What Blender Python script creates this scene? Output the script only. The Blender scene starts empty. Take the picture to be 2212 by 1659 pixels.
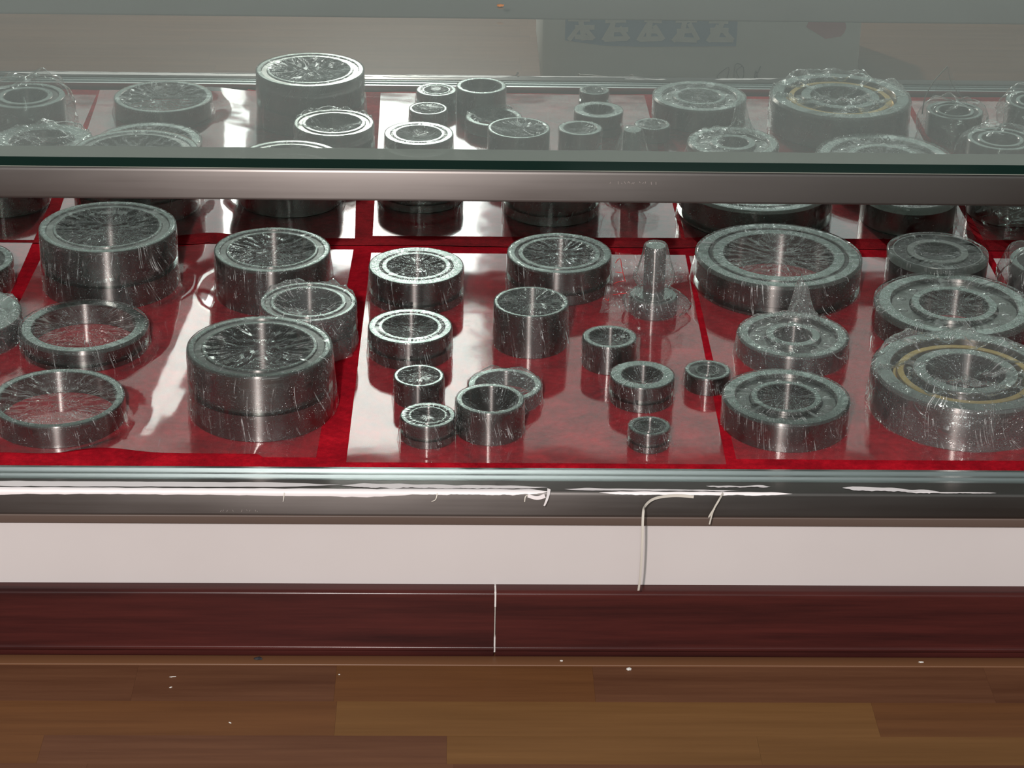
import bpy, bmesh, math, random
from mathutils import Vector, Matrix, noise

random.seed(7)
scene = bpy.context.scene
COL = scene.collection

# ------------------------------------------------------------------ camera
CAM = Vector((-0.02965, -1.8, 0.96754))
RX = Vector((0.99962673, -0.02107354, 0.01738688))
UY = Vector((-0.00633083, 0.44041119, 0.89777386))
FW = Vector((0.02657665, 0.89754882, -0.44011338))
cd = bpy.data.cameras.new('camera')
cam = bpy.data.objects.new('camera', cd)
COL.objects.link(cam)
m = Matrix.Identity(4)
for i in range(3):
    m[i][0], m[i][1], m[i][2], m[i][3] = RX[i], UY[i], -FW[i], CAM[i]
cam.matrix_world = m
cd.sensor_fit = 'HORIZONTAL'
cd.sensor_width = 36.0
cd.lens = 4955.75 / 2212 * 36.0
cd.clip_start = 0.02
scene.camera = cam

# ------------------------------------------------------------------ light
world = bpy.data.worlds.new('world')
scene.world = world
world.use_nodes = True
bg = world.node_tree.nodes['Background']
bg.inputs['Color'].default_value = (0.90, 1.0, 0.95, 1)
bg.inputs['Strength'].default_value = 0.28


def area_light(name, loc, target, sx, sy, radiance, color):
    ld = bpy.data.lights.new(name, 'AREA')
    ld.shape = 'RECTANGLE'
    ld.size, ld.size_y = sx, sy
    ld.energy = radiance * math.pi * sx * sy
    ld.color = color
    o = bpy.data.objects.new(name, ld)
    COL.objects.link(o)
    o.location = loc
    d = Vector(target) - Vector(loc)
    o.rotation_euler = d.to_track_quat('-Z', 'Y').to_euler()
    return o


# tall bright shop window strip behind the photographer and the camera flash
area_light('window_light', (-0.17, -3.4, 1.95), (-0.17, 0, 1.95), 0.44, 1.5, 14.0, (1.0, 0.98, 0.97))
area_light('wide_window_light', (0.25, -3.45, 1.95), (0.25, 0, 1.95), 4.6, 1.5, 1.15, (0.97, 1.0, 0.99))
lamp = bpy.data.lights.new('flash_lamp', 'POINT')  # point lamp standing for the camera flash
lamp.energy = 135
lamp.color = (1.0, 0.90, 0.86)
lamp.shadow_soft_size = 0.035
lo = bpy.data.objects.new('flash_lamp', lamp)
COL.objects.link(lo)
lo.location = (-0.22, -1.84, 1.12)

vs = scene.view_settings
vs.view_transform = 'Standard'
vs.look = 'None'
vs.exposure = 0.0
vs.gamma = 1.0
vs.use_curve_mapping = False
cy = scene.cycles
cy.max_bounces = 8
cy.diffuse_bounces = 2
cy.glossy_bounces = 6
cy.transmission_bounces = 4
cy.transparent_max_bounces = 40
cy.caustics_reflective = False
cy.caustics_refractive = False
cy.sample_clamp_indirect = 6.0
cy.use_denoising = True

# ------------------------------------------------------------------ materials
MATS = {}


class NT:
    def __init__(self, name):
        self.m = bpy.data.materials.new(name)
        self.m.use_nodes = True
        self.t = self.m.node_tree
        self.t.nodes.clear()
        self.out = self.n('ShaderNodeOutputMaterial')
        MATS[name] = self.m

    def n(self, typ, **kw):
        nd = self.t.nodes.new(typ)
        for k, v in kw.items():
            setattr(nd, k, v)
        return nd

    def l(self, a, b):
        self.t.links.new(a, b)

    def surf(self, s):
        self.l(s, self.out.inputs['Surface'])

    def pbsdf(self, color=(.5, .5, .5), rough=.5, metal=0., **kw):
        p = self.n('ShaderNodeBsdfPrincipled')
        p.inputs['Base Color'].default_value = (*color, 1)
        p.inputs['Roughness'].default_value = rough
        p.inputs['Metallic'].default_value = metal
        for k, v in kw.items():
            p.inputs[k.replace('_', ' ')].default_value = v
        return p

    def coords(self, kind='Object', scale=(1, 1, 1)):
        tc = self.n('ShaderNodeTexCoord')
        mp = self.n('ShaderNodeMapping')
        mp.inputs['Scale'].default_value = scale
        self.l(tc.outputs[kind], mp.inputs['Vector'])
        return mp.outputs['Vector']

    def noise(self, vec, scale=5, detail=3, rough=.5):
        nz = self.n('ShaderNodeTexNoise')
        nz.inputs['Scale'].default_value = scale
        nz.inputs['Detail'].default_value = detail
        nz.inputs['Roughness'].default_value = rough
        self.l(vec, nz.inputs['Vector'])
        return nz.outputs['Fac']

    def ramp(self, fac, stops):
        r = self.n('ShaderNodeValToRGB')
        els = r.color_ramp.elements
        while len(els) < len(stops):
            els.new(0.5)
        for e, (p, c) in zip(els, stops):
            e.position = p
            e.color = (*c, 1) if len(c) == 3 else c
        self.l(fac, r.inputs['Fac'])
        return r.outputs['Color']

    def math(self, op, a, b=None, clamp=False):
        nd = self.n('ShaderNodeMath', operation=op, use_clamp=clamp)
        for i, v in enumerate((a, b)):
            if v is None:
                continue
            if isinstance(v, (int, float)):
                nd.inputs[i].default_value = v
            else:
                self.l(v, nd.inputs[i])
        return nd.outputs[0]

    def bump(self, h, strength=.3, dist=.001, normal=None):
        b = self.n('ShaderNodeBump')
        b.inputs['Strength'].default_value = strength
        b.inputs['Distance'].default_value = dist
        self.l(h, b.inputs['Height'])
        if normal is not None:
            self.l(normal, b.inputs['Normal'])
        return b.outputs['Normal']

    def schlick(self, r0=.04, gain=1.0, add=0.0, normal=None):
        lw = self.n('ShaderNodeLayerWeight')
        lw.inputs['Blend'].default_value = .5
        if normal is not None:
            self.l(normal, lw.inputs['Normal'])
        p = self.math('POWER', lw.outputs['Facing'], 5.0)
        f = self.math('MULTIPLY', p, (1 - r0) * gain)
        return self.math('ADD', f, r0 * gain + add, clamp=True)

    def mix(self, fac, a, b):
        mx = self.n('ShaderNodeMixShader')
        if isinstance(fac, (int, float)):
            mx.inputs[0].default_value = fac
        else:
            self.l(fac, mx.inputs[0])
        self.l(a, mx.inputs[1])
        self.l(b, mx.inputs[2])
        return mx.outputs[0]


def simple(name, color, rough=.5, metal=0., **kw):
    t = NT(name)
    t.surf(t.pbsdf(color, rough, metal, **kw).outputs[0])
    return t.m


# ground steel, brushed around the axis: highlight spreads along the height
def steel(name, color, rough, aniso, scratch=(2, 2, 900)):
    t = NT(name)
    p = t.pbsdf(color, rough, 1.0)
    p.inputs['Anisotropic'].default_value = aniso
    p.inputs['Anisotropic Rotation'].default_value = .25
    tg = t.n('ShaderNodeTangent', direction_type='RADIAL', axis='Z')
    t.l(tg.outputs[0], p.inputs['Tangent'])
    nz = t.noise(t.coords('Object', scratch), 1.0, 2)
    t.l(t.math('ADD', t.math('MULTIPLY', nz, .012), rough - .006), p.inputs['Roughness'])
    t.surf(p.outputs[0])
    return t.m


M_SIDE = steel('ground_steel', (.25, .232, .225), .27, 1.0)
t = NT('face_steel')
p = t.pbsdf((.27, .31, .295), .20, 1.0)
nz = t.noise(t.coords('Object', (1, 1, 1)), 120, 4)
t.l(t.math('ADD', t.math('MULTIPLY', nz, .16), .13), p.inputs['Roughness'])
t.surf(p.outputs[0])
M_FACE = t.m
M_DARK = simple('black_oxide_steel', (.20, .21, .20), .30, 1.0)
M_SEAL = simple('dark_rubber', (.025, .027, .027), .45)
M_BRASS = simple('brass', (.60, .40, .12), .28, 1.0)
M_BALL = simple('ball_steel', (.55, .55, .55), .08, 1.0)
M_HOLE = simple('hole_dark', (.01, .01, .01), .6)


def film(name, add, haze, k1, k2, str1, str2, rough=.10):
    t = NT(name)
    tr = t.n('ShaderNodeBsdfTransparent')
    tr.inputs[0].default_value = (.96, .97, .965, 1)
    # sparse creases: streaks drawn out along the stretch, and a net of fine folds
    mpn = t.coords('UV', (k1, 2.2, 1))
    sh = t.n('ShaderNodeMapping')
    sh.inputs['Rotation'].default_value = (0, 0, 0)
    t.l(mpn, sh.inputs['Vector'])
    sx = t.n('ShaderNodeSeparateXYZ')
    t.l(sh.outputs[0], sx.inputs[0])
    wob = t.math('MULTIPLY', t.noise(t.coords('Object', (1, 1, 1)), 18, 1), 7.0)
    cbx = t.n('ShaderNodeCombineXYZ')
    t.l(t.math('ADD', sx.outputs[0], wob), cbx.inputs[0])
    t.l(sx.outputs[1], cbx.inputs[1])
    n1 = t.noise(cbx.outputs[0], 1.0, 2, .5)
    h1 = t.ramp(n1, [(.56, (0, 0, 0)), (.68, (1, 1, 1))])
    oi = t.n('ShaderNodeObjectInfo')
    rnd40 = t.math('MULTIPLY', oi.outputs['Random'], 40.0)
    rc = t.n('ShaderNodeCombineXYZ')
    for i_ in range(3):
        t.l(rnd40, rc.inputs[i_])
    ro = t.n('ShaderNodeVectorMath', operation='ADD')
    t.l(t.coords('Object', (1, 1, 1)), ro.inputs[0])
    t.l(rc.outputs[0], ro.inputs[1])
    co = ro.outputs[0]
    nz = t.n('ShaderNodeTexNoise')
    nz.inputs['Scale'].default_value = k2 * .4
    t.l(co, nz.inputs['Vector'])
    mv = t.n('ShaderNodeVectorMath', operation='SCALE')
    mv.inputs['Scale'].default_value = 1.6 / k2
    t.l(nz.outputs['Color'], mv.inputs[0])
    ad = t.n('ShaderNodeVectorMath', operation='ADD')
    t.l(co, ad.inputs[0])
    t.l(mv.outputs[0], ad.inputs[1])
    vo = t.n('ShaderNodeTexVoronoi', feature='DISTANCE_TO_EDGE')
    vo.inputs['Scale'].default_value = k2
    t.l(ad.outputs[0], vo.inputs['Vector'])
    crease = t.ramp(vo.outputs['Distance'], [(0, (1, 1, 1)), (.16, (0, 0, 0))])
    patch = t.ramp(t.noise(co, 45, 2), [(.40, (0, 0, 0)), (.56, (1, 1, 1))])
    h2 = t.math('MULTIPLY', crease, patch)
    b1 = t.bump(h1, str1, .0012)
    b2 = t.bump(h2, str2, .0010, b1)
    gl = t.n('ShaderNodeBsdfGlossy')
    gl.inputs['Color'].default_value = (.95, .97, .96, 1)
    gl.inputs['Roughness'].default_value = rough
    t.l(b2, gl.inputs['Normal'])
    f = t.schlick(.04, 1.25, add)
    s = t.mix(f, tr.outputs[0], gl.outputs[0])
    df = t.n('ShaderNodeBsdfDiffuse')
    df.inputs['Color'].default_value = (.85, .87, .86, 1)
    # glints of the creases painted in diffuse white: hair-thin streaks and pin-points
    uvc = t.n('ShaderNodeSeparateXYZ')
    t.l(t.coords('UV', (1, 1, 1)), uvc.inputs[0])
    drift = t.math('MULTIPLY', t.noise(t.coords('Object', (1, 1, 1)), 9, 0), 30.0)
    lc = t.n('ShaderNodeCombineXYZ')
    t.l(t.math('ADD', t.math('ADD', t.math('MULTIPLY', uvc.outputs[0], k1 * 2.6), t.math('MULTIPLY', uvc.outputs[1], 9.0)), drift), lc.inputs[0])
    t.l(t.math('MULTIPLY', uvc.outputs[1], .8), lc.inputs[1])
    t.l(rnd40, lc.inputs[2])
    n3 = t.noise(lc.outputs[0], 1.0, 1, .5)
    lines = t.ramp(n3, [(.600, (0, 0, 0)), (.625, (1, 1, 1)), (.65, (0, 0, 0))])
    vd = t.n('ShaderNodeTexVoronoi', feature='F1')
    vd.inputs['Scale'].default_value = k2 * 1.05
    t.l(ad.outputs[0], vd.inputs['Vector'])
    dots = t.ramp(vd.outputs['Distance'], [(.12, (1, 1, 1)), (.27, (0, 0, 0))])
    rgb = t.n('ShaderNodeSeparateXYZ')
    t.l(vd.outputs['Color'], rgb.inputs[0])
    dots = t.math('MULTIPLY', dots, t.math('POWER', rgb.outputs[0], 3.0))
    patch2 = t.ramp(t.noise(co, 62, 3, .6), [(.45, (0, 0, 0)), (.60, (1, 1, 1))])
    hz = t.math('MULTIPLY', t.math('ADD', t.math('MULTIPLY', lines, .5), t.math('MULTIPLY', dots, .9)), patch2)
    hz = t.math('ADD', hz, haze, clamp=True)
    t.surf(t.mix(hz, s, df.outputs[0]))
    return t.m


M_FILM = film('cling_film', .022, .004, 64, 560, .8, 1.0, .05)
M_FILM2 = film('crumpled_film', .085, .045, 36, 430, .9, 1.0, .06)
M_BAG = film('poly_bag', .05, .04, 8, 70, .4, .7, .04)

# clear acetate sheets
t = NT('clear_acetate')
tr = t.n('ShaderNodeBsdfTransparent')
tr.inputs[0].default_value = (.93, .91, .92, 1)
gl = t.n('ShaderNodeBsdfGlossy')
gl.inputs['Roughness'].default_value = .075
nrm = t.bump(t.noise(t.coords('Object', (1, 1, 1)), 14, 2), .12, .004)
t.l(nrm, gl.inputs['Normal'])
s = t.mix(t.schlick(.045, 1.75, .01), tr.outputs[0], gl.outputs[0])
df = t.n('ShaderNodeBsdfDiffuse')
df.inputs['Color'].default_value = (.8, .78, .8, 1)
t.surf(t.mix(.03, s, df.outputs[0]))
M_SHEET = t.m

# plate glass, large faces: thin coat of dust
t = NT('plate_glass')
tr = t.n('ShaderNodeBsdfTransparent')
tr.inputs[0].default_value = (.955, .975, .96, 1)
gl = t.n('ShaderNodeBsdfGlossy')
gl.inputs['Roughness'].default_value = .0
s = t.mix(t.schlick(.043, 1.0), tr.outputs[0], gl.outputs[0])
df = t.n('ShaderNodeBsdfDiffuse')
df.inputs['Color'].default_value = (.75, .80, .76, 1)
dz = t.noise(t.coords('Object', (1, 1, 1)), 9, 5, .6)
dust = t.math('ADD', t.math('MULTIPLY', dz, .06), .050)
t.surf(t.mix(dust, s, df.outputs[0]))
M_GLASS = t.m
M_GEDGE = simple('glass_edge_green', (.004, .016, .013), .12, 0., Specular_IOR_Level=.15)
M_MIRROR = simple('mirror_silver', (.80, .85, .82), .0, 1.0)

t = NT('brushed_stainless')
p = t.pbsdf((.15, .138, .132), .30, 1.0)
p.inputs['Anisotropic'].default_value = .85
tg = t.n('ShaderNodeTangent', direction_type='RADIAL', axis='X')
t.l(tg.outputs[0], p.inputs['Tangent'])
nz = t.noise(t.coords('Object', (6, 300, 300)), 1.0, 4)
big = t.noise(t.coords('Object', (7, 30, 30)), 1.0, 3)
t.l(t.math('ADD', t.math('MULTIPLY', nz, .08), t.math('ADD', t.math('MULTIPLY', big, .14), .27)), p.inputs['Roughness'])
t.surf(p.outputs[0])
M_STAIN = t.m
M_BROWN = simple('brown_strip', (.10, .068, .055), .5)
t = NT('anodised_aluminium')
p = t.pbsdf((.36, .40, .40), .34, 1.0)
nz = t.noise(t.coords('Object', (3, 600, 600)), 1.0, 2)
t.l(t.math('ADD', t.math('MULTIPLY', nz, .2), .25), p.inputs['Roughness'])
t.surf(p.outputs[0])
M_ALU = t.m
M_REAR = simple('grey_rear_rail', (.17, .18, .17), .5)
M_GLUE = simple('grey_putty', (.20, .22, .19), .6)

t = NT('white_laminate')
nz = t.noise(t.coords('Object', (1, 1, 1)), 6, 4)
p = t.pbsdf((.8, .75, .74), .45)
t.l(t.ramp(nz, [(.3, (.575, .535, .53)), (.7, (.615, .575, .57))]), p.inputs['Base Color'])
t.surf(p.outputs[0])
M_PANEL = t.m
M_WHITE = simple('white_film', (.85, .80, .81), .4)
M_CAULK = simple('white_filler', (.8, .78, .76), .6)
M_ETCH = simple('etched_grey', (.24, .21, .20), .5)
M_TORN = simple('torn_film', (.62, .58, .52), .4)

t = NT('red_velvet')
v = t.coords('Object', (1, 1, 1))
big = t.noise(v, 22, 4, .6)
fine = t.noise(v, 900, 2, .6)
mid = t.noise(v, 170, 3, .7)
big = t.math('ADD', t.math('MULTIPLY', big, .62), t.math('MULTIPLY', mid, .38))
c = t.ramp(big, [(.34, (.17, .0015, .006)), (.50, (.38, .003, .012)), (.66, (.66, .008, .022))])
p = t.pbsdf((.4, .003, .01), .9)
p.inputs['Specular IOR Level'].default_value = .05
p.inputs['Sheen Weight'].default_value = .25
p.inputs['Sheen Roughness'].default_value = .4
p.inputs['Sheen Tint'].default_value = (.9, .05, .08, 1)
t.l(c, p.inputs['Base Color'])
t.l(t.bump(fine, .8, .0015), p.inputs['Normal'])
t.surf(p.outputs[0])
M_VELVET = t.m


def wood(name, c1, c2, rough, scale=(3, 60, 60), spec=.15):
    t = NT(name)
    oi = t.n('ShaderNodeObjectInfo')
    v = t.coords('Object', scale)
    off = t.n('ShaderNodeVectorMath', operation='ADD')
    t.l(v, off.inputs[0])
    cx = t.n('ShaderNodeCombineXYZ')
    for i in range(3):
        t.l(t.math('MULTIPLY', oi.outputs['Random'], 40.0), cx.inputs[i])
    t.l(cx.outputs[0], off.inputs[1])
    g = t.noise(off.outputs[0], 1.0, 6, .65)
    col = t.ramp(g, [(.28, c1), (.72, c2)])
    p = t.pbsdf(c1, rough)
    p.inputs['Specular IOR Level'].default_value = spec
    t.l(col, p.inputs['Base Color'])
    g2 = t.noise(off.outputs[0], 6.0, 3, .6)
    t.l(t.bump(g2, .08, .0005), p.inputs['Normal'])
    t.surf(p.outputs[0])
    return t.m


M_SKIRT = wood('red_mahogany', (.024, .008, .008), (.082, .019, .016), .2)
M_OAK = [wood('laminate_dark', (.085, .033, .017), (.150, .066, .034), .42),
         wood('laminate_mid', (.105, .042, .016), (.165, .070, .026), .42),
         wood('laminate_light', (.130, .060, .019), (.190, .092, .032), .42)]
M_TRIM = simple('floor_edge_brown', (.15, .066, .030), .45)
M_CARD = simple('white_card', (.86, .88, .86), .6)
M_BLUE = simple('blue_print', (.34, .47, .66), .6)
M_PINK = simple('pink_print', (.72, .30, .34), .6)
M_INK = simple('dark_ink', (.12, .13, .13), .6)
M_RED = simple('red_marker', (.65, .03, .03), .5)
M_SPECK = simple('white_speck', (.7, .68, .64), .7)
M_DEBRIS = simple('orange_debris', (.5, .22, .10), .7)
M_DEBRIS2 = simple('black_debris', (.02, .02, .025), .7)
M_BOARD = simple('grey_board', (.35, .36, .35), .7)


# ------------------------------------------------------------------ builders
def link(name, verts, faces, mat, parent=None, smooth=None, mats=None, fmat=None, uvs=None):
    me = bpy.data.meshes.new(name)
    me.from_pydata(verts, [], faces)
    for mm in (mats or [mat]):
        me.materials.append(mm)
    if fmat:
        me.polygons.foreach_set('material_index', fmat)
    if uvs:
        uvl = me.uv_layers.new(name='UVMap')
        for li, lp in enumerate(me.loops):
            uvl.data[li].uv = uvs[li]
    if smooth is not None:
        me.polygons.foreach_set('use_smooth', [True] * len(me.polygons))
        if smooth < 180:
            me.set_sharp_from_angle(angle=math.radians(smooth))
    me.update()
    o = bpy.data.objects.new(name, me)
    COL.objects.link(o)
    if parent is not None:
        o.parent = parent
    return o


def root(name, loc, label=None, cat=None, group=None, kind=None):
    o = bpy.data.objects.new(name, None)
    o.empty_display_size = .01
    COL.objects.link(o)
    o.location = loc
    tag(o, label, cat, group, kind)
    return o


def tag(o, label=None, cat=None, group=None, kind=None):
    for k, v in (('label', label), ('category', cat), ('group', group), ('kind', kind)):
        if v:
            o[k] = v
    return o


def box(name, x0, x1, y0, y1, z0, z1, mat, parent=None, bevel=0.0, seg=2):
    bm = bmesh.new()
    bmesh.ops.create_cube(bm, size=1)
    for v in bm.verts:
        v.co = Vector((x0 + (v.co.x + .5) * (x1 - x0), y0 + (v.co.y + .5) * (y1 - y0), z0 + (v.co.z + .5) * (z1 - z0)))
    if bevel:
        bmesh.ops.bevel(bm, geom=bm.edges[:], offset=bevel, segments=seg, affect='EDGES', profile=.5)
    me = bpy.data.meshes.new(name)
    bm.to_mesh(me)
    bm.free()
    me.materials.append(mat)
    if bevel:
        me.polygons.foreach_set('use_smooth', [True] * len(me.polygons))
        me.set_sharp_from_angle(angle=math.radians(50))
    o = bpy.data.objects.new(name, me)
    COL.objects.link(o)
    if parent is not None:
        o.parent = parent
    return o


def lathe(name, prof, parent, mats=None, n=96, closed=True, angle=35, loc=None):
    """revolve a closed (r, z) loop; flat faces take slot 1, walls slot 0"""
    verts, faces, fm = [], [], []
    k = len(prof)
    for i in range(n):
        a = 2 * math.pi * i / n
        c, s = math.cos(a), math.sin(a)
        verts += [(r * c, r * s, z) for r, z in prof]
    for i in range(n):
        j = (i + 1) % n
        for q in range(k if closed else k - 1):
            w = (q + 1) % k
            faces.append((i * k + q, j * k + q, j * k + w, i * k + w))
            dr, dz = abs(prof[w][0] - prof[q][0]), abs(prof[w][1] - prof[q][1])
            fm.append(1 if dr > 2 * dz else 0)
    mats = mats or [M_SIDE, M_FACE]
    if len(mats) == 1:
        mats = mats * 2
    o = link(name, verts, faces, None, parent, angle, mats=mats, fmat=fm)
    bm = bmesh.new()
    bm.from_mesh(o.data)
    bmesh.ops.recalc_face_normals(bm, faces=bm.faces[:])
    bm.to_mesh(o.data)
    bm.free()
    if loc:
        o.location = loc
    return o


def ring_prof(ro, ri, z0, z1, c=.0008, groove=None, cap=None, gd=None, gw=None):
    p = [(ri, z0 + c), (ri, z1 - c), (ri + c, z1), (ro - (cap or c), z1), (ro, z1 - (cap or c))]
    if groove:
        g = z0 + (z1 - z0) * groove
        gd, gw = .0014 + .046 * ro, .0012 + .040 * ro
        p += [(ro, g + gw), (ro - gd, g + gw * .85), (ro - gd, g - gw * .7), (ro, g - gw)]
    p += [(ro, z0 + c), (ro - c, z0), (ri + c, z0)]
    return p


def wrap(parent, R, h, rb, style, seed, sag=.25, n=150, name='plastic_wrap'):
    """stretched film: side wall, top, and the skin across the bore"""
    V3 = Vector
    amp = {'taut': 1.0, 'smooth': .45, 'crumple': 1.6, 'tuft': 1.3}[style]
    prof = []
    for i in range(17):
        prof.append((R, h * i / 16.0, 0))
    nt = 26
    for i in range(1, nt + 1):
        prof.append((R * (1 - i / nt), h, 1))
    sd = seed * 3.71
    verts, uvs_v = [], []
    arc = 0.0
    arcs = []
    for q, (r, z, top) in enumerate(prof):
        if q:
            arc += math.hypot(r - prof[q - 1][0], z - prof[q - 1][1])
        arcs.append(arc / R)
    K = 9.0
    for q, (r, z, top) in enumerate(prof):
        for i in range(n):
            a = 2 * math.pi * i / n
            c, s = math.cos(a), math.sin(a)
            rr, zz = r, z
            if not top:
                f = noise.noise(V3((c * 5 + sd, s * 5, z * 60)))
                g = noise.noise(V3((c * 14 + sd, s * 14, z * 25)))
                low = max(0.0, 1 - z / h * 1.6)
                rr = R + .0005 + amp * (.0007 * max(0, f + .25) + .0006 * max(0, g)) + amp * .0016 * low * max(0, f + .1)
                lo2 = max(0.0, 1 - z / h * .9) ** 1.5
                rr += (.0045 if style != 'smooth' else .0025) * lo2 * max(0, noise.noise(V3((c * 2.2 + sd * 2, s * 2.2, 4))) - .08) * 2
                zz = max(z, .0006)
                if q == 16:
                    rr = R + .0004
                    zz = h + .0002
            else:
                rho = r / R
                w = noise.noise(V3((c * K + sd, s * K, rho * 2.5)))
                w2 = noise.noise(V3((r * c * 130 + sd, r * s * 130, seed)))
                zz = h + .0006 + .0002 * amp * w + .00028 * amp * max(0, noise.noise(V3((c * 26 + sd, s * 26, rho * 6))))
                if r < rb:
                    e = r / rb
                    edge = e ** 2
                    zz = h + .0004 - sag * rb * .35 * (1 - e * e)
                    zz += amp * rb * (.028 * w * edge + .020 * w2 * (1 - edge * .6))
                if style == 'crumple':
                    rd = 1 - abs(noise.noise(V3((r * c * 34 + sd, r * s * 34, seed * 1.3)))) * 2.6
                    zz += max(0, rd) * R * .11 * (1 if rho > .25 else rho * 4)
                if style in ('crumple', 'tuft'):
                    zz += (.0022 if r > rb else .0035) * abs(noise.noise(V3((r * c * 60 + sd, r * s * 60, 3 + seed)))) * 1.6
                if style == 'tuft':
                    dx, dy = r * c - R * .12, r * s - R * .10
                    d = math.hypot(dx, dy) / (R * .40)
                    zz += R * .85 * math.exp(-d * d * 2.0) * (1 + .5 * noise.noise(V3((r * c * 200 + sd, r * s * 200, 9)))) * (1 + .35 * w2)
            verts.append((rr * c, rr * s, zz))
    faces, luv = [], []
    for q in range(len(prof) - 1):
        for i in range(n):
            j = (i + 1) % n
            faces.append((q * n + i, q * n + j, (q + 1) * n + j, (q + 1) * n + i))
            u0, u1 = i / n, (i + 1) / n
            luv += [(u0, arcs[q]), (u1, arcs[q]), (u1, arcs[q + 1]), (u0, arcs[q + 1])]
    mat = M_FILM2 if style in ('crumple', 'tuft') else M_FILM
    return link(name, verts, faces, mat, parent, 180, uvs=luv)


SHELF = -0.003


def add_hole(parent, R, z, ang):
    # small oil hole drilled in the groove
    verts, faces = [], []
    a = ang
    ctr = Vector((R * math.cos(a), R * math.sin(a), z))
    tx = Vector((-math.sin(a), math.cos(a), 0))
    nr = Vector((math.cos(a), math.sin(a), 0))
    k = 12
    for d in (-.0006, .0003):
        for i in range(k):
            b = 2 * math.pi * i / k
            verts.append(ctr + nr * d + tx * (.0017 * math.cos(b)) + Vector((0, 0, .0017 * math.sin(b))))
    for i in range(k):
        j = (i + 1) % k
        faces.append((i, j, k + j, k + i))
    faces.append(tuple(range(k, 2 * k)))
    link('oil_hole', verts, faces, M_HOLE, parent)


def bearing(x, y, r, h, label, kind='needle', bore=.62, outer=.84, inner=.76, groove=None, style='taut', seed=1,
            sag=.25, hole=None, rot=0.0, cap=None, wrapped=True, mats=None):
    t = root('bearing', (x, y, SHELF), label, 'bearing', 'wrapped steel bearings in the counter')
    t.rotation_euler[2] = rot
    if kind == 'plain':
        o = lathe('outer_ring', ring_prof(r, r * bore, 0, h, groove=groove, cap=cap), t)
    elif kind == 'needle':
        o = lathe('outer_ring', ring_prof(r, r * outer, 0, h, groove=groove, cap=cap), t, mats)
        lathe('seal', ring_prof(r * outer * .999, r * inner * 1.001, .001, h - .0016, c=.0002), t, [M_SEAL], n=72)
        lathe('inner_ring', ring_prof(r * inner, r * bore, 0, h), t, mats, n=72)
    elif kind == 'double':
        o = lathe('outer_ring', ring_prof(r, r * .90, 0, h, groove=groove, cap=cap), t)
        lathe('seal', ring_prof(r * .899, r * .801, .001, h - .0014, c=.0003), t, [M_DARK], n=72)
        lathe('inner_ring', ring_prof(r * .80, r * bore, 0, h), t, n=72)
    elif kind == 'ball':
        o = lathe('outer_ring', ring_prof(r, r * outer, 0, h, cap=cap or .002), t)
        lathe('inner_ring', ring_prof(r * inner, r * bore, 0, h), t, n=72)
        rm = r * (outer + inner) / 2
        rb = min(r * (outer - inner) * .50, h * .40)
        lathe('ball_cage', ring_prof(r * outer * .985, r * inner * 1.03, h * .3, h - .0040, c=.0004), t, [M_DARK], n=72)
        nb = max(7, int(2 * math.pi * rm / (rb * 2.7)))
        bm = bmesh.new()
        bmesh.ops.create_uvsphere(bm, u_segments=16, v_segments=10, radius=rb)
        me = bpy.data.meshes.new('ball')
        bm.to_mesh(me)
        bm.free()
        me.polygons.foreach_set('use_smooth', [True] * len(me.polygons))
        me.materials.append(M_BALL)
        for i in range(nb):
            a = 2 * math.pi * (i + .3) / nb
            b = bpy.data.objects.new('ball', me)
            COL.objects.link(b)
            b.parent = t
            b.location = (rm * math.cos(a), rm * math.sin(a), h - rb - .0026)
    elif kind == 'roller':
        o = lathe('outer_ring', ring_prof(r, r * outer, 0, h, cap=.003), t)
        cg = lathe('brass_cage', ring_prof(r * .735, r * .655, .004, h - .0035, c=.0006), t, [M_BRASS], n=96)
        lathe('brass_rim', ring_prof(r * .775, r * .735, .004, h - .008, c=.0006), cg, [M_BRASS], n=96)
        lathe('inner_ring', ring_prof(r * inner, r * bore, 0, h - .0005), t, n=96)
        rr = r * .043
        bmr = ring_prof(rr, rr * .1, 0, h - .012, c=.0008)
        first = None
        for i in range(16):
            a = 2 * math.pi * i / 16
            if first is None:
                first = lathe('roller', bmr, t, n=20)
                b = first
            else:
                b = bpy.data.objects.new('roller', first.data)
                COL.objects.link(b)
                b.parent = t
            b.location = (r * .608 * math.cos(a), r * .608 * math.sin(a), .004)
    if hole is not None:
        add_hole(o, r - .0012 - .046 * r if groove else r, h * (groove or .5), hole)
    if wrapped:
        wrap(t, r, h, r * bore, style, seed, sag)
    return t


def strip(name, pts, width, mat, parent=None, nrm=(0, -1, 0), thick=.0003, w_end=None):
    """ribbon along a polyline, with thickness"""
    P = [Vector(q) for q in pts]
    n = Vector(nrm).normalized()
    verts, faces = [], []
    for i, q in enumerate(P):
        d = (P[min(i + 1, len(P) - 1)] - P[max(i - 1, 0)]).normalized()
        s = d.cross(n).normalized()
        f = i / (len(P) - 1)
        w = width * (1 - f) + (w_end if w_end is not None else width) * f
        for a, b in ((-.5, 0), (.5, 0), (.5, 1), (-.5, 1)):
            verts.append(q + s * (w * a) + n * (thick * b))
    for i in range(len(P) - 1):
        for k in range(4):
            a, b = i * 4 + k, i * 4 + (k + 1) % 4
            faces.append((a, b, b + 4, a + 4))
    faces += [(3, 2, 1, 0), tuple(len(verts) - 4 + k for k in range(4))]
    return link(name, verts, faces, mat, parent, 40)


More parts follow.
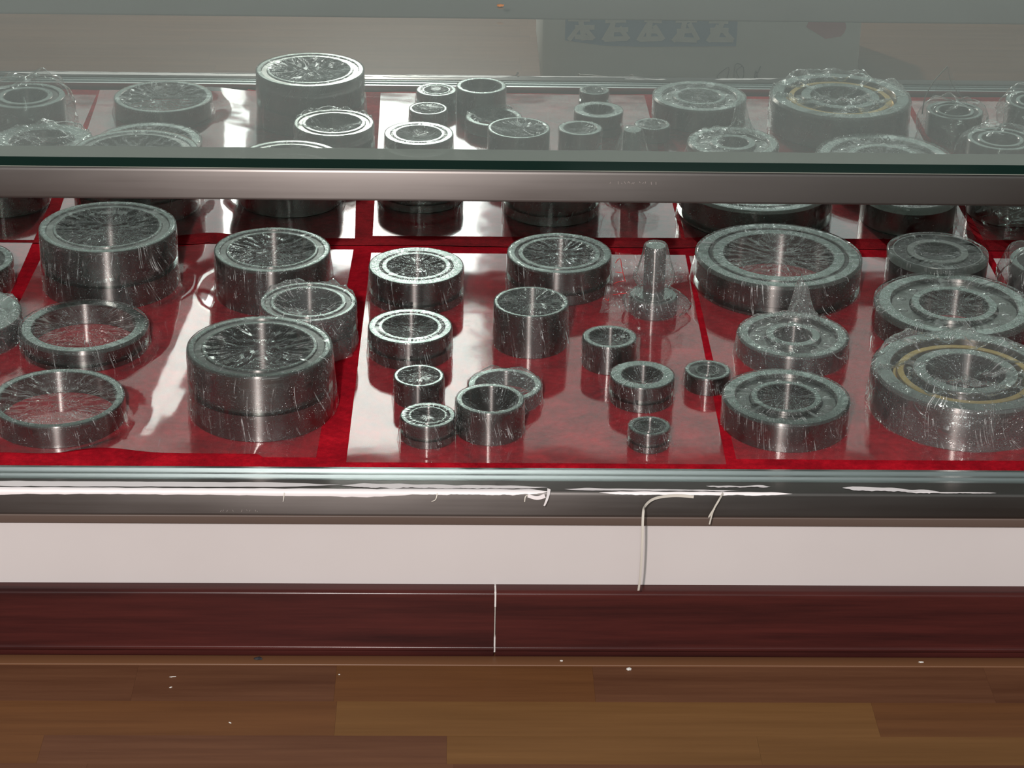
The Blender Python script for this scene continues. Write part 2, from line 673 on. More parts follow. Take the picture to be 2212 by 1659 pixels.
def tube(name, pts, rad, mat, parent=None, k=8):
    P = [Vector(q) for q in pts]
    verts, faces = [], []
    for i, q in enumerate(P):
        d = (P[min(i + 1, len(P) - 1)] - P[max(i - 1, 0)]).normalized()
        a = d.orthogonal().normalized()
        b = d.cross(a)
        for j in range(k):
            th = 2 * math.pi * j / k
            verts.append(q + a * rad * math.cos(th) + b * rad * math.sin(th))
    for i in range(len(P) - 1):
        for j in range(k):
            j2 = (j + 1) % k
            faces.append((i * k + j, i * k + j2, (i + 1) * k + j2, (i + 1) * k + j))
    faces += [tuple(range(k))[::-1], tuple((len(P) - 1) * k + j for j in range(k))]
    return link(name, verts, faces, mat, parent, 60)


def smooth_pts(pts, n=8):
    out = []
    P = [Vector(q) for q in pts]
    for i in range(len(P) - 1):
        p0, p1, p2, p3 = P[max(i - 1, 0)], P[i], P[i + 1], P[min(i + 2, len(P) - 1)]
        for j in range(n):
            u = j / n
            out.append(.5 * ((2 * p1) + (p2 - p0) * u + (2 * p0 - 5 * p1 + 4 * p2 - p3) * u * u + (3 * p1 - p0 - 3 * p2 + p3) * u ** 3))
    out.append(P[-1])
    return out


def extrude_x(name, prof, x0, x1, mat, parent=None, smooth=35):
    k = len(prof)
    verts = [(x0, y, z) for y, z in prof] + [(x1, y, z) for y, z in prof]
    faces = [(i, (i + 1) % k, k + (i + 1) % k, k + i) for i in range(k)]
    faces += [tuple(range(k))[::-1], tuple(range(k, 2 * k))]
    o = link(name, verts, faces, mat, parent, smooth)
    bm = bmesh.new()
    bm.from_mesh(o.data)
    bmesh.ops.recalc_face_normals(bm, faces=bm.faces[:])
    bm.to_mesh(o.data)
    bm.free()
    return o


def round_rect(y0, y1, z0, z1, r, k=5):
    out = []
    for cyy, czz, a0 in ((y1 - r, z1 - r, 0), (y0 + r, z1 - r, 90), (y0 + r, z0 + r, 180), (y1 - r, z0 + r, 270)):
        for i in range(k + 1):
            a = math.radians(a0 + 90 * i / k)
            out.append((cyy + r * math.cos(a), czz + r * math.sin(a)))
    return out


# ------------------------------------------------------------------ floor
FZ = -0.1615
W = 1.25          # half length of the counter
YM = 0.5241       # mirror plane
floor = box('floor', -3, 3, -4.5, 3, FZ - .05, FZ - .0012, M_OAK[0])
tag(floor, 'brown wood laminate floor in front of the counter', kind='structure')
rows = [(-.1268, -.0705), (-.1784, -.1268), (-.2192, -.1784)]
y = -.2192
while y > -1.05:
    rows.append((y - .052, y))
    y -= .052
seams = {0: [-1.0, -.62, -.306, -.13, .0983, .45, .9], 1: [-.8, -.45, -.1271, .3396, .75], 2: [-.9, -.3721, -.0313, .2332, .62]}
tone = {0: [0, 1, 0, 0, 1, 0, 0, 1], 1: [1, 0, 1, 2, 1, 0], 2: [2, 1, 0, 2, 2, 1]}
for ri, (ya, yb) in enumerate(rows):
    xs = [-1.3] + (seams[ri] if ri in seams else sorted(-1.2 + .42 * k + random.uniform(-.1, .1) for k in range(6))) + [1.3]
    for k in range(len(xs) - 1):
        mt = M_OAK[tone[ri][k % len(tone[ri])]] if ri in tone else M_OAK[0]
        box('plank', xs[k] + .00005, xs[k + 1] - .00005, ya + .00005, yb - .00005, FZ - .003, FZ, mt, floor)
tr_ = box('trim_1', -1.3, 1.3, -.0703, -.0556, FZ - .003, FZ + .0012, M_TRIM, None, .0006)
tag(tr_, 'thin brown edge strip between skirting and laminate floor', kind='structure')

# ------------------------------------------------------------------ skirting
sk = root('baseboard_front', (0, 0, 0), 'dark red wood skirting board along the foot of the counter', None, None, 'structure')
prof = [(-.040, FZ), (-.040, -.0946)]
for i in range(7):
    a = math.radians(90 + 90 * i / 6)
    prof.append((-.0505 + .0045 * math.cos(a), -.0985 + .0045 * math.sin(a)))
for i in range(5):
    a = math.radians(180 + 60 * i / 4)
    prof.append((-.0515 + .0035 * math.cos(a), FZ + .0085 + .0035 * math.sin(a)))
prof[-5:] = [(-.0550, FZ + .0118), (-.0562, FZ + .0112), (-.0569, FZ + .0102), (-.0571, FZ + .0090), (-.0568, FZ + .0078), (-.0560, FZ + .0066), (-.0550, FZ + .0058)]
prof.append((-.0548, FZ + .002))
prof.append((-.0540, FZ))
b1 = extrude_x('board', prof, -1.3, .0101, M_SKIRT, sk, 30)
b2 = extrude_x('board', prof, .0117, 1.3, M_SKIRT, sk, 30)
box('filler', .0100, .0118, -.0535, -.042, -.110, -.0948, M_CAULK, sk)
box('filler', .0102, .0116, -.0530, -.042, -.158, -.142, M_CAULK, sk)
box('filler', .0105, .0113, -.0515, -.042, -.142, -.110, M_TORN, sk)

# ------------------------------------------------------------------ counter
ct = root('display_counter', (0, 0, FZ), 'low glass topped display counter with stainless rails and white front panel', 'counter')


def part(o):
    o.parent = ct
    o.location.z -= FZ
    return o


part(box('front_panel', -W, W, -.040, -.026, FZ, -.0225, M_PANEL))
part(extrude_x('bottom_rail', round_rect(-.045, -.0225, -.0235, .0020, .0032), -W, W, M_STAIN))
part(extrude_x('under_rail_strip', round_rect(-.0446, -.030, -.0318, -.0230, .0012), -W, W, M_BROWN))  # dark brown strip directly under the bottom rail
tp = [(-.0225, -.012), (-.0225, .0009), (-.0217, .0009), (-.0215, -.0006), (-.0130, -.0006), (-.0128, .0010), (-.0120, .0010),
      (-.0118, -.0006), (-.0028, -.0006), (-.0026, .0014), (.0006, .0014), (.0008, -.012)]
part(extrude_x('sliding_track', tp, -W, W, M_ALU, None, 20))
part(box('shelf_board', -W, W, -.0225, YM + .004, -.024, -.0125, M_BOARD))
part(box('mirror_panel', -W, W, YM, YM + .006, -.0125, .2535, M_MIRROR))
part(box('back_board', -W, W, YM + .0062, YM + .018, FZ, .2535, M_BOARD))
part(extrude_x('rear_rail', round_rect(YM - .001, YM + .04, .2530, .2838, .003), -W, W, M_REAR))
part(extrude_x('top_rail', round_rect(0, .046, .2548, .2830, .0028), -W, W, M_STAIN))
part(box('end_panel', -W - .012, -W, -.04, YM + .018, FZ, .2838, M_PANEL))
part(box('end_panel', W, W + .012, -.04, YM + .018, FZ, .2838, M_PANEL))
# putty bead that beds the glass on the rail, with a wavy inner edge
vv, ff = [], []
nseg = 260
for i in range(nseg + 1):
    x = -W + 2 * W * i / nseg
    e = .0475 + .0022 * noise.noise(Vector((x * 14, 2, 0))) + .0010 * noise.noise(Vector((x * 45, 5, 0)))
    for (yy, zz) in ((.001, .2831), (.001, .2845), (e, .2845), (e, .2831)):
        vv.append((x, yy, zz))
for i in range(nseg):
    for k in range(4):
        a, b = i * 4 + k, i * 4 + (k + 1) % 4
        ff.append((a, b, b + 4, a + 4))
part(link('putty_bead', vv, ff, M_GLUE, None))
g = box('glass_top', -W, W, -.001, .80, .2847, .2927, M_GLASS)
g.data.materials.append(M_GEDGE)
for pl in g.data.polygons:
    if abs(pl.normal.z) < .5:
        pl.material_index = 1
part(g)

# white protective film torn along the lower rail


def rail_pt(s):
    # s metres along the rail surface from its back top edge, over the rounded edge and down the front
    top = .0225 - .0032
    arc = .0032 * math.pi / 2
    if s < top:
        return (-.0225 - s, .0020, 0, 1)
    if s < top + arc:
        a = (s - top) / .0032
        return (-.0418 - .0032 * math.sin(a), -.0012 + .0032 * math.cos(a), -math.sin(a), math.cos(a))
    return (-.045, -.0012 - (s - top - arc), -1, 0)


def residue(name, x0, x1, sa, sb, seed, jag=.0015, n=90):
    vv, ff = [], []
    for i in range(n + 1):
        x = x0 + (x1 - x0) * i / n
        f = i / n
        env = min(1, f * 9, (1 - f) * 9)
        a = sa(f) + jag * noise.noise(Vector((x * 60, seed, 1)))
        b = sb(f) + jag * (noise.noise(Vector((x * 70, seed, 7))) + .5 * noise.noise(Vector((x * 260, seed, 9))))
        mid = (a + b) / 2
        a, b = mid + (a - mid) * env, mid + (b - mid) * env
        for k in range(6):
            s = a + (b - a) * k / 5
            yv, zv, ny, nz_ = rail_pt(max(.0002, s))
            vv.append((x, yv + ny * .0004, zv + nz_ * .0004))
    for i in range(n):
        for k in range(5):
            a = i * 6 + k
            ff.append((a, a + 1, a + 7, a + 6))
    return part(link(name, vv, ff, M_WHITE, None, 60))


residue('protective_film', -.62, -.125, lambda f: .0078, lambda f: .0180 - .002 * f, 1, .0010)
residue('protective_film', -.62, -.03, lambda f: .0188, lambda f: .0256 + .0007 * math.sin(f * 9), 2, .0012)
residue('protective_film', -.125, .056, lambda f: .0085 + .004 * f, lambda f: .0165, 3, .0018)
residue('protective_film', -.10, .056, lambda f: .0178, lambda f: .0238, 4, .0012)
residue('protective_film', .070, .225, lambda f: .0150 + .003 * f, lambda f: .0195, 5, .0008)
residue('protective_film', .100, .27, lambda f: .0205, lambda f: .0232, 6, .0006)
residue('protective_film', .195, .252, lambda f: .0095, lambda f: .0125, 8, .0022)
residue('protective_film', .315, .40, lambda f: .0085 + .008 * f, lambda f: .0165 + .004 * f, 9, .0022)
residue('protective_film', .37, .45, lambda f: .0195, lambda f: .0206, 10, .0006)
# loose shreds of that film
part(strip('film_shred', smooth_pts([(.183, -.0458, -.0012), (.166, -.047, .0005), (.149, -.052, .0005), (.1400, -.060, -.0020), (.1372, -.069, -.0060),
                                     (.1372, -.074, -.035), (.1370, -.074, -.063), (.1361, -.072, -.0810)]), .0026, M_TORN, None, (.3, -1, .1), .0006, .0018))
part(strip('film_shred', smooth_pts([(.2085, -.0465, .0030), (.2040, -.054, -.0005), (.1995, -.056, -.0095), (.1969, -.057, -.0225)]), .0019, M_TORN, None, (.3, -1, .1), .0005, .0012))
part(strip('film_shred', smooth_pts([(.2005, -.0563, -.0070), (.1975, -.0575, -.0115), (.1957, -.058, -.0150)]), .0017, M_TORN, None, (.3, -1, .1), .0005, .0011))
part(strip('film_shred', smooth_pts([(.0562, -.046, .0060), (.0556, -.050, .0030), (.0540, -.054, -.0010), (.0520, -.055, -.0060)]), .0034, M_WHITE, None, (.4, -1, .1), .0004, .0014))
part(strip('film_shred', smooth_pts([(.0380, -.0455, -.0005), (.0358, -.047, -.0015), (.0352, -.048, -.006)]), .0012, M_TORN, None, (0, -1, .1), .0004, .0008))
part(strip('film_shred', smooth_pts([(.0530, -.0458, -.0010), (.0460, -.0462, -.0030), (.0380, -.0458, -.0010)]), .0040, M_WHITE, None, (0, -1, .1), .0004, .0030))
part(strip('film_shred', smooth_pts([(-.0410, -.0458, .0008), (-.0425, -.048, -.0040), (-.0460, -.049, -.0055)]), .0009, M_TORN, None, (0, -1, .1), .0004, .0006))
part(strip('film_shred', smooth_pts([(-.1740, -.0456, .0005), (-.1746, -.047, -.0040), (-.1752, -.048, -.0070)]), .0009, M_TORN, None, (0, -1, .1), .0004, .0005))
# faint etched maker's marks on the rails and the scribed lines of the lower rail


def etched(name, x0, x1, yv, z, hgt, seed):
    rnd = random.Random(seed)
    vv, ff = [], []
    x = x0
    while x < x1:
        w = rnd.choice((.0008, .0012, .0025))
        hh = hgt * rnd.uniform(.4, 1)
        zo = rnd.uniform(0, hgt - hh)
        sl = rnd.uniform(-.0012, .0012)
        b = len(vv)
        vv += [(x, yv, z + zo), (x + .0005, yv, z + zo), (x + .0005 + sl, yv, z + zo + hh), (x + sl, yv, z + zo + hh)]
        ff.append((b, b + 1, b + 2, b + 3))
        x += w + rnd.choice((.0006, .0012, .0045))
    return part(link(name, vv, ff, M_ETCH, None))


etched('etched_mark', -.2306, -.1972, -.0453, -.0192, .0026, 3)
etched('etched_mark', .1023, .1417, -.0003, .2722, .0030, 5)

# ------------------------------------------------------------------ velvet


def cloth(name, x0, x1, y0, y1, seed, label, xedge=None):
    nx, ny = int((x1 - x0) / .006), 90
    vv, ff = [], []
    for j in range(ny + 1):
        for i in range(nx + 1):
            x = x0 + (x1 - x0) * i / nx
            yy = y0 + (y1 - y0) * j / ny
            z = -.0045 + .0008 * noise.noise(Vector((x * 9, yy * 9, seed))) + .0005 * noise.noise(Vector((x * 30, yy * 30, seed)))
            fr = (yy - y0) / .02
            if fr < 1:
                z += .0022 * math.sin(fr * math.pi) * (.6 + noise.noise(Vector((x * 7, 0, seed)))) - .004 * (1 - fr) ** 3
            z += .0035 * max(0, noise.noise(Vector((x * 5 + 3, 8, seed)))) * max(0, 1 - (y1 - yy) / .05)
            if xedge is not None:
                d = abs(x - xedge) / .012
                if d < 1:
                    z += .0020 * (1 - d) * (1.0 if (fr < 1 or yy > y1 - .03) else .2)
            vv.append((x, yy, min(z, -.0012 if not fr < 1 else .002)))
    for j in range(ny):
        for i in range(nx):
            a = j * (nx + 1) + i
            ff.append((a, a + 1, a + nx + 2, a + nx + 1))
    o = link(name, vv, ff, M_VELVET, None, 180)
    return tag(o, label, 'cloth')


cloth('velvet_cloth', -W + .002, -.2945, .0018, YM - .001, 1.3, 'narrower red velvet cloth, left of the seam, lining the shelf', -.2965)
cloth('velvet_cloth', -.2945, W - .002, .0018, YM - .001, 5.1, 'wide red velvet cloth, right of the seam, lining most of the shelf', -.2945)

# ------------------------------------------------------------------ acetate sheets


def sheet(x0, x1, y0, y1, label, fn=None, seed=0, skew=0.0):
    nx, ny = 70, 60
    vv, ff = [], []
    for j in range(ny + 1):
        for i in range(nx + 1):
            u, v = i / nx, j / ny
            yy = y0 + (y1 - y0) * v
            x = x0 + (x1 - x0) * u + skew * (1 - v)
            z = -.0026 + .0004 * noise.noise(Vector((x * 6, yy * 6, seed)))
            if fn:
                z += fn(x, yy)
            vv.append((x, yy, z))
    for j in range(ny):
        for i in range(nx):
            a = j * (nx + 1) + i
            ff.append((a, a + 1, a + nx + 2, a + nx + 1))
    o = link('plastic_sheet', vv, ff, M_SHEET, None, 180)
    return tag(o, label, 'plastic sheet', 'clear plastic sheets laid on the velvet')


def curl(x, yy):
    c = -.318 + .10 * (yy - .25)
    keep = 1.0
    for bx, by, br in ((-.2065, .1215, .0667), (-.3859, .4122, .07), (-.2149, .3907, .0593), (-.1705, .264, .047), (-.3913, .2598, .0628), (-.3922, .1009, .0608)):
        q = min(1, max(0, (math.hypot(x - bx, yy - by) - br) / .022))
        keep *= q * q * (3 - 2 * q)
    return keep * .0054 * math.exp(-((x - c) / .034) ** 2) + keep * (.003 * max(0, 1 - (yy - .03) / .03) if yy < .06 and x < -.2 else 0)


sheet(-.86, -.486, .036, .520, 'clear plastic sheet at the left end of the velvet', None, 1)
sheet(-.469, -.1365, .026, .508, 'rippled clear plastic sheet with a curved bright streak, under the tall grooved bearings', curl, 2, -.014)
sheet(-.1170, .2245, .0172, .500, 'brightest clear plastic sheet, under the small bearings in the middle', None, 3, -.006)
sheet(.2285, .5535, .0268, .498, 'clear plastic sheet under the large flat bearings and the brass caged one', None, 4)
sheet(.5615, .90, .028, .498, 'clear plastic sheet at the right end of the velvet', None, 5)

# ------------------------------------------------------------------ bearings
PI = math.pi
bearing(-.2065, .1215, .0667, .0659, 'largest tall steel bearing with a mid groove, nearest in the left half', 'double', .74, groove=.46, seed=1, sag=.15, cap=.0015)
bearing(-.0506, .0678, .0250, .0228, 'short bearing with two white rings on top, at the front of the middle sheet', 'needle', .60, .80, .72, .42, seed=2)
bearing(.0063, .0810, .0312, .0331, 'tall open steel sleeve with crumpled film down its bore, front middle', 'plain', .82, seed=3, sag=1.6, style='taut')
bearing(-.0600, .1455, .0234, .0250, 'slim steel bush behind the short two-ringed bearing', 'plain', .84, seed=4, sag=.1)
bearing(-.0701, .2477, .0408, .0291, 'grooved bearing with a bright shiny top, second row of the middle sheet', 'needle', .66, .83, .77, .45, seed=5, sag=.35, hole=-PI / 2 + .05)
bearing(.0489, .2712, .0366, .0458, 'tall plain cylinder bearing with a flat film lid, standing alone in the middle', 'plain', .89, seed=6, sag=.05, style='smooth')
bearing(.1245, .2253, .0261, .0297, 'small sleeve with puckered film in its bore, below the stud roller', 'plain', .76, seed=7, sag=.4)
bearing(.1511, .1481, .0302, .0261, 'grooved bearing with a funnel of film in its bore, right of the middle', 'plain', .64, groove=.42, seed=8, sag=1.3, hole=-PI / 2 - .25)
bearing(.1510, .0548, .0188, .0200, 'smallest bearing, alone at the front right of the middle sheet', 'needle', .60, .78, .70, .42, seed=9)
bearing(.2162, .1764, .0215, .0181, 'little flat bearing across the red gap between two sheets', 'needle', .46, .80, .56, seed=10)
bearing(.2810, .0988, .0588, .0285, 'flat ball bearing under tight film, at the front of the right half', 'ball', .45, .80, .56, seed=11, sag=.1, style='smooth')
bearing(-.3859, .4122, .0700, .0646, 'tall steel bearing with a mid groove, at the back left', 'double', .75, groove=.44, seed=12, sag=.12)
bearing(-.2149, .3907, .0593, .0494, 'steel bearing with glittering torn film in its bore, back row left of middle', 'double', .74, seed=13, sag=.2)
bearing(-.1705, .2640, .0470, .0475, 'bearing in crumpled film showing three thin rings, behind the largest bearing', 'double', .70, groove=.5, seed=14, sag=1.2, style='crumple')
bearing(-.3913, .2598, .0628, .0217, 'low wide bearing with a rounded rim, left, behind the thin front ring', 'plain', .80, groove=.40, seed=15, sag=.12, cap=.003)
bearing(-.3922, .1009, .0608, .0218, 'thin wide plain ring at the front left corner', 'plain', .88, seed=16, sag=.2)
bearing(-.5150, .2766, .0595, .0260, 'low ring bearing cut off by the left edge of the picture', 'plain', .64, seed=17, sag=.3, style='crumple')
bearing(-.5383, .4060, .0520, .0275, 'bearing at the far back left, only its side in view', 'needle', .62, .84, .76, seed=18)
bearing(-.0663, .3849, .0486, .0350, 'grooved bearing with dark grey rings, back row of the middle sheet', 'needle', .62, .78, .74, .34, seed=19, sag=.1, hole=-PI / 2 - .1)
bearing(.0828, .4163, .0543, .0372, 'wide grooved bearing, back row beside the stud roller', 'needle', .69, .85, .80, .40, seed=20, sag=.12)
bearing(.0212, .1476, .0348, .0155, 'low ring in crumpled film, half hidden behind the tall open sleeve', 'plain', .80, seed=21, sag=.9, style='crumple')
bearing(.3140, .4208, .0872, .0353, 'very wide bearing with a deep thick bore, back row right of the red gap', 'needle', .66, .84, .80, .22, seed=22, sag=.1, cap=.003)
bearing(.4859, .4387, .0530, .0333, 'dark round shouldered bearing at the back right', 'needle', .46, .88, .62, seed=23, style='smooth', cap=.007, mats=[M_DARK])
bearing(.4794, .3125, .0805, .0286, 'very wide flat ball bearing, second row at the right edge', 'ball', .43, .79, .54, seed=24, sag=.15, style='smooth', cap=.005)
bearing(.4534, .1301, .0872, .0417, 'largest roller bearing with a brass cage under crumpled film, front right corner', 'roller', .42, .80, .56, seed=25, sag=.9, style='crumple')
bearing(.3076, .2496, .0546, .0223, 'flat bearing with film twisted into a tuft on top', 'ball', .34, .80, .50, seed=26, sag=.4, style='tuft')


# bearings in loose bags beyond the edges of the frame
def bagged(x, y, r, h, label, seed, spike=None, hgt=1.5):
    t = bearing(x, y, r, h, label, 'needle', .55, .84, .70, seed=seed, wrapped=False)
    n, rows_ = 72, 22
    vv, ff, uv = [], [], []
    for q in range(rows_ + 1):
        v = q / rows_
        for i in range(n):
            a = 2 * PI * i / n
            c, s = math.cos(a), math.sin(a)
            rr = r * (1.22 * math.cos(v * PI / 2) ** .42 + .03)
            zz = .001 + h * hgt * math.sin(v * PI / 2) ** .9
            wv = noise.noise(Vector((c * 2.5 + seed, s * 2.5, v * 2.0)))
            w2 = noise.noise(Vector((c * 7 + seed, s * 7, v * 5)))
            rr *= 1 + .12 * wv + .05 * w2
            zz *= 1 + .16 * wv
            px, py = rr * c, rr * s
            if spike:
                d = math.hypot(px - spike[0] * r, py - spike[1] * r) / (r * .5)
                zz += spike[2] * math.exp(-d * d * 3.0)
            vv.append((px, py, zz))
    for q in range(rows_):
        for i in range(n):
            j = (i + 1) % n
            ff.append((q * n + i, q * n + j, (q + 1) * n + j, (q + 1) * n + i))
            uv += [(i / n, q / rows_), ((i + 1) / n, q / rows_), ((i + 1) / n, (q + 1) / rows_), (i / n, (q + 1) / rows_)]
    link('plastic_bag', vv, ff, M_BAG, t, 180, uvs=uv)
    return t


bagged(.6060, .4139, .0470, .0330, 'bearing in a loose clear bag at the right edge, back row', 31, None, 1.35)
horned = bagged(.5946, .1486, .0346, .0300, 'bagged bearing with an upright spike of plastic, seen only in the mirror at right', 32, None, 1.35)
bagged(.7000, .1395, .0400, .0400, 'bagged bearing farthest right in the mirror', 33, None, 1.3)
bagged(.6304, .2500, .0400, .0300, 'bagged bearing with a folded shiny top, in the mirror at lower right', 34, (.2, .2, .012), 1.4)
bagged(-.5545, .1500, .0480, .0380, 'bearing in a puffy clear bag, seen only in the mirror at far left', 35, (.5, .3, .02), 1.5)

# stud type roller standing in a bag
st = root('stud_roller', (.1775, .3515, SHELF), 'steel roller with an upright stud in a torn clear bag, beside the wide back-row bearing', 'roller')
lathe('roller_ring', ring_prof(.0247, .0090, 0, .0190, cap=.0015), st, n=72)
lathe('stud', [(.0001, .0), (.0110, .0), (.0110, .0690), (.0098, .0735), (.0001, .0735)], st, n=48, closed=False)
lathe('washer', ring_prof(.0200, .0112, .0190, .0205, c=.0004), st, n=60)
n, uv, vv, ff = 90, [], [], []
bp = [(.027, .0005), (.0285, .005), (.029, .010), (.0275, .016), (.0225, .0215), (.0155, .025), (.0150, .029), (.0195, .036), (.0195, .044),
      (.0170, .052), (.0150, .060), (.0130, .068), (.0120, .0735), (.0105, .0755), (.005, .0768), (.0005, .077)]
for q, (r_, z_) in enumerate(bp):
    for i in range(n):
        a = 2 * PI * i / n
        c, s = math.cos(a), math.sin(a)
        w = noise.noise(Vector((c * 3, s * 3, z_ * 30)))
        w2 = noise.noise(Vector((c * 9, s * 9, z_ * 18)))
        k = 1 + (.16 * w + .12 * w2) * (0.35 if q > 11 else 1)
        ex = .010 * max(0, math.cos(a - .25)) ** 3 * math.exp(-((z_ - .008) / .010) ** 2)
        vv.append(((r_ * max(k, .92) + ex) * c, (r_ * max(k, .92) + ex) * s, z_))
for q in range(len(bp) - 1):
    for i in range(n):
        j = (i + 1) % n
        ff.append((q * n + i, q * n + j, (q + 1) * n + j, (q + 1) * n + i))
        uv += [(i / n, q / 6), ((i + 1) / n, q / 6), ((i + 1) / n, (q + 1) / 6), (i / n, (q + 1) / 6)]
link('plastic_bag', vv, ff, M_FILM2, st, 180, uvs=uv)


def flap(corners, seed, bulge, mat, nseg=26, parent=None, name='bag_flap'):
    A, B, Cc, D = [Vector(c) for c in corners]
    vv, ff, uv = [], [], []
    for j in range(nseg + 1):
        for i in range(nseg + 1):
            u, v = i / nseg, j / nseg
            p_ = (A * (1 - u) + B * u) * (1 - v) + (D * (1 - u) + Cc * u) * v
            w = noise.noise(Vector((u * 3 + seed, v * 3, 1)))
            w2 = noise.noise(Vector((u * 9 + seed, v * 9, 4)))
            vv.append(p_ + Vector((.4, -1, .5)) * (bulge * (w + .4 * w2)))
    for j in range(nseg):
        for i in range(nseg):
            a = j * (nseg + 1) + i
            ff.append((a, a + 1, a + nseg + 2, a + nseg + 1))
            uv += [(i / nseg, j / nseg), ((i + 1) / nseg, j / nseg), ((i + 1) / nseg, (j + 1) / nseg), (i / nseg, (j + 1) / nseg)]
    return link(name, vv, ff, mat, parent or st, 180, uvs=uv)


flap([(-.040, .0, .022), (.012, .0, .040), (-.0125, .0, .0860), (-.0165, .0, .0855)], 11, .004, M_FILM2, 26, horned, 'bag_corner')
tube('bag_fold', smooth_pts([(-.040, -.001, .024), (-.0385, -.001, .045), (-.030, -.001, .066), (-.0145, -.001, .0865)], 6), .0008, M_TORN, horned, 6)
tube('bag_fold', smooth_pts([(-.0145, -.001, .0862), (-.008, -.001, .066), (.004, -.001, .050), (.014, -.001, .040)], 6), .0004, M_TORN, horned, 6)
f1 = flap([(-.046, .012, .026), (-.014, .0, .020), (-.012, .0, .062), (-.040, .014, .060)], 1, .006, M_BAG)
f2 = flap([(-.056, -.012, .003), (-.022, -.008, .003), (-.018, .0, .028), (-.048, .004, .027)], 4, .006, M_BAG)
f3 = flap([(.012, .004, .026), (.036, .010, .030), (.032, .012, .046), (.010, .004, .056)], 7, .005, M_BAG)


def redline(pts):
    tube('red_writing', smooth_pts(pts, 5), .00035, M_RED, f1, 6)


redline([(-.0400, .004, .0520), (-.0375, .003, .0565), (-.0350, .003, .0560), (-.0335, .003, .0480), (-.0315, .003, .0400), (-.0290, .003, .0320)])
redline([(-.0400, .003, .0425), (-.0360, .003, .0420), (-.0325, .003, .0415)])
redline([(-.0410, .002, .0300), (-.0360, .002, .0320), (-.0300, .002, .0330)])
redline([(-.0420, -.006, .0210), (-.0360, -.006, .0220), (-.0280, -.006, .0230)])
redline([(-.0500, -.009, .0180), (-.0470, -.010, .0160), (-.0465, -.010, .0190)])

# ------------------------------------------------------------------ carton on the floor in front, seen in the mirror
ca = root('printed_carton', (.345, -.62, FZ), 'white printed carton with a blue banner on the floor, seen in the mirror', 'carton')
box('carton_body', -.24, .24, -.14, .14, 0, .165, M_CARD, ca, .003)
FY = .1405
vv = [(-.206, FY, .064), (.050, FY, .064), (.120, FY, .066), (.175, FY, .070), (.206, FY, .078), (.206, FY, .125), (-.206, FY, .125)]
# banner runs x .139..-.. in world; kept as one flat printed patch
vv = [(.0526, FY, .0676), (-.100, FY, .0655), (-.150, FY, .0668), (-.2064, FY, .0745), (-.2064, FY, .118), (.0526, FY, .118)]
link('blue_banner', vv, [tuple(range(len(vv)))], M_BLUE, ca)


def glyph(cx, cz, s, seed, mat=M_CARD, yv=FY + .0004, thin=.0078):
    # blurred, unreadable brush characters: a few strokes on a square grid
    rnd = random.Random(seed)
    vv, ff = [], []

    def stroke(xa, za, xb, zb, w, lay):
        d = Vector((xb - xa, 0, zb - za)).normalized()
        p_ = Vector((-d.z, 0, d.x)) * w / 2
        b = len(vv)
        for (xx, zz), sg in (((xa, za), 1), ((xb, zb), 1), ((xb, zb), -1), ((xa, za), -1)):
            vv.append((xx + p_.x * sg, yv + lay * .00012, zz + p_.z * sg))
        ff.append((b, b + 1, b + 2, b + 3))
    h = s / 2
    for k in range(3):
        z = cz - h + s * (.08 + .34 * k + rnd.uniform(-.05, .05))
        stroke(cx - h * rnd.uniform(.45, 1), z, cx + h * rnd.uniform(.45, 1), z + rnd.uniform(-.05, .05) * s, thin, k)
    stroke(cx + rnd.uniform(-.25, .25) * s, cz - h, cx + rnd.uniform(-.2, .2) * s, cz + h, thin, 4)
    stroke(cx - .1 * s, cz + rnd.uniform(-.1, .2) * s, cx - h * .9, cz - h, thin * .9, 5)
    stroke(cx + .1 * s, cz + rnd.uniform(-.1, .2) * s, cx + h * .9, cz - h * .9, thin * .9, 6)
    link('white_lettering', vv, ff, mat, ca)


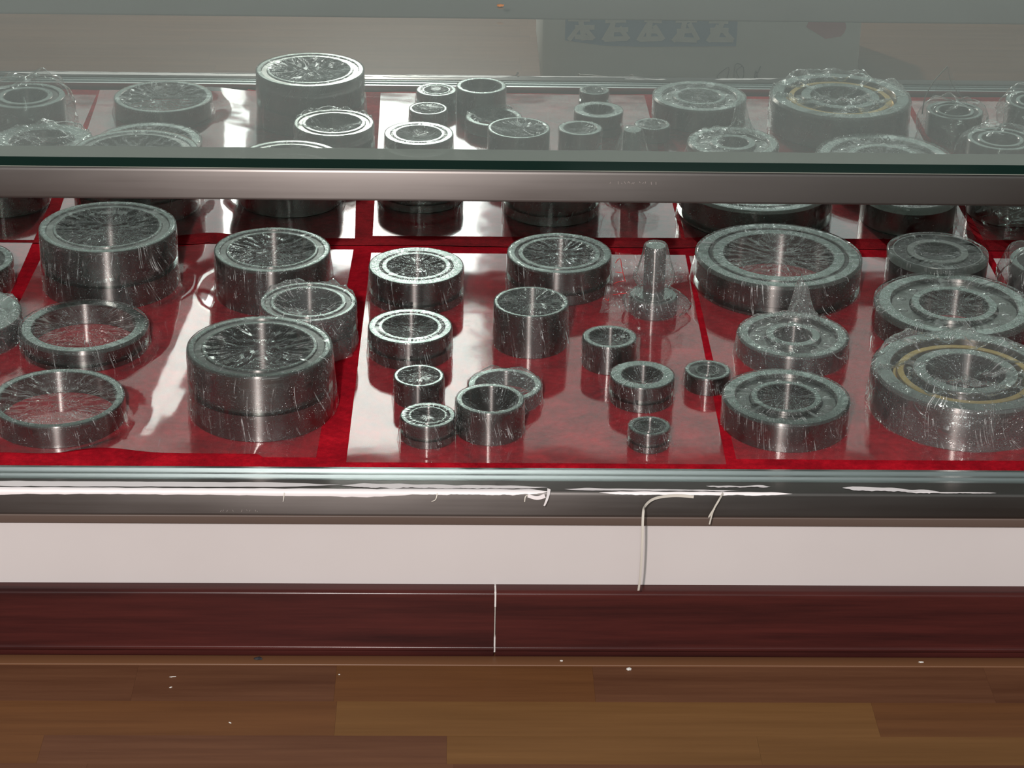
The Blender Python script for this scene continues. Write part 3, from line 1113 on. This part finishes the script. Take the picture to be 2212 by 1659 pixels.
for k in range(5):
    glyph(.028 - .0525 * k, .096, .042, 11 + k)
vv = [(.187, FY, .0810)] + [(.187 + .030 * math.cos(a), FY, .0990 + .022 * math.sin(a)) for a in [math.radians(-40 + 20 * q) for q in range(12)]]
link('pink_emblem', vv, [tuple(range(len(vv)))], M_PINK, ca)
hw = random.Random(4)
for k in range(3):
    x = .035 + .024 * k
    pts = [(x + hw.uniform(-.010, .010), FY + .0006, .022 + hw.uniform(-.016, .020)) for _ in range(6)]
    tube('handwriting', smooth_pts(pts, 4), .0006, M_INK, ca, 5)

# ------------------------------------------------------------------ small debris


def crumb(name, x, y, z, s, mat, label, seed, stretch=1.0, rot=0.0):
    bm = bmesh.new()
    bmesh.ops.create_icosphere(bm, subdivisions=1, radius=s)
    for v in bm.verts:
        v.co *= 1 + .5 * noise.noise(v.co * 300 + Vector((seed, 0, 0)))
        v.co.x *= stretch
        v.co.z *= .5
    me = bpy.data.meshes.new(name)
    bm.to_mesh(me)
    bm.free()
    me.materials.append(mat)
    o = bpy.data.objects.new(name, me)
    COL.objects.link(o)
    o.location = (x, y, z + s * .45)
    o.rotation_euler[2] = rot
    return tag(o, label, 'debris', 'specks of litter')


crumb('wood_crumb', .0178, .4380, .2927, .0030, M_DEBRIS, 'orange crumb of debris on the far edge of the glass', 1, 1.4)
crumb('paint_chip', -.2010, -.0625, FZ + .0012, .0022, M_DEBRIS2, 'black chip on the floor strip under the left skirting', 2, 2.2)
crumb('paper_fleck', -.274, -.0895, FZ, .0007, M_SPECK, 'white sliver lying on the floor at left', 3, 5.0, .2)
crumb('paper_fleck', -.2735, -.1060, FZ, .0008, M_SPECK, 'small pale chip below the white sliver on the floor', 4, 2.0, .5)
crumb('paper_fleck', .1305, -.0760, FZ, .0022, M_SPECK, 'largest white flake on the floor, right of the skirting joint', 5, 1.2)
crumb('paper_fleck', .0710, -.0640, FZ + .0012, .0011, M_SPECK, 'white grain on the floor strip, just right of the skirting joint', 6, 1.4)
crumb('paper_fleck', -.2170, -.1600, FZ, .0007, M_SPECK, 'tiny white fleck low on the floor at left', 7, 2.5, -.6)
crumb('paper_fleck', .3950, -.0640, FZ + .0012, .0012, M_SPECK, 'pale crumb on the floor strip far right', 8, 2.2)
crumb('paper_fleck', -.1270, -.0850, FZ, .0008, M_SPECK, 'pale grain on the floor left of the skirting joint', 9, 1.2)
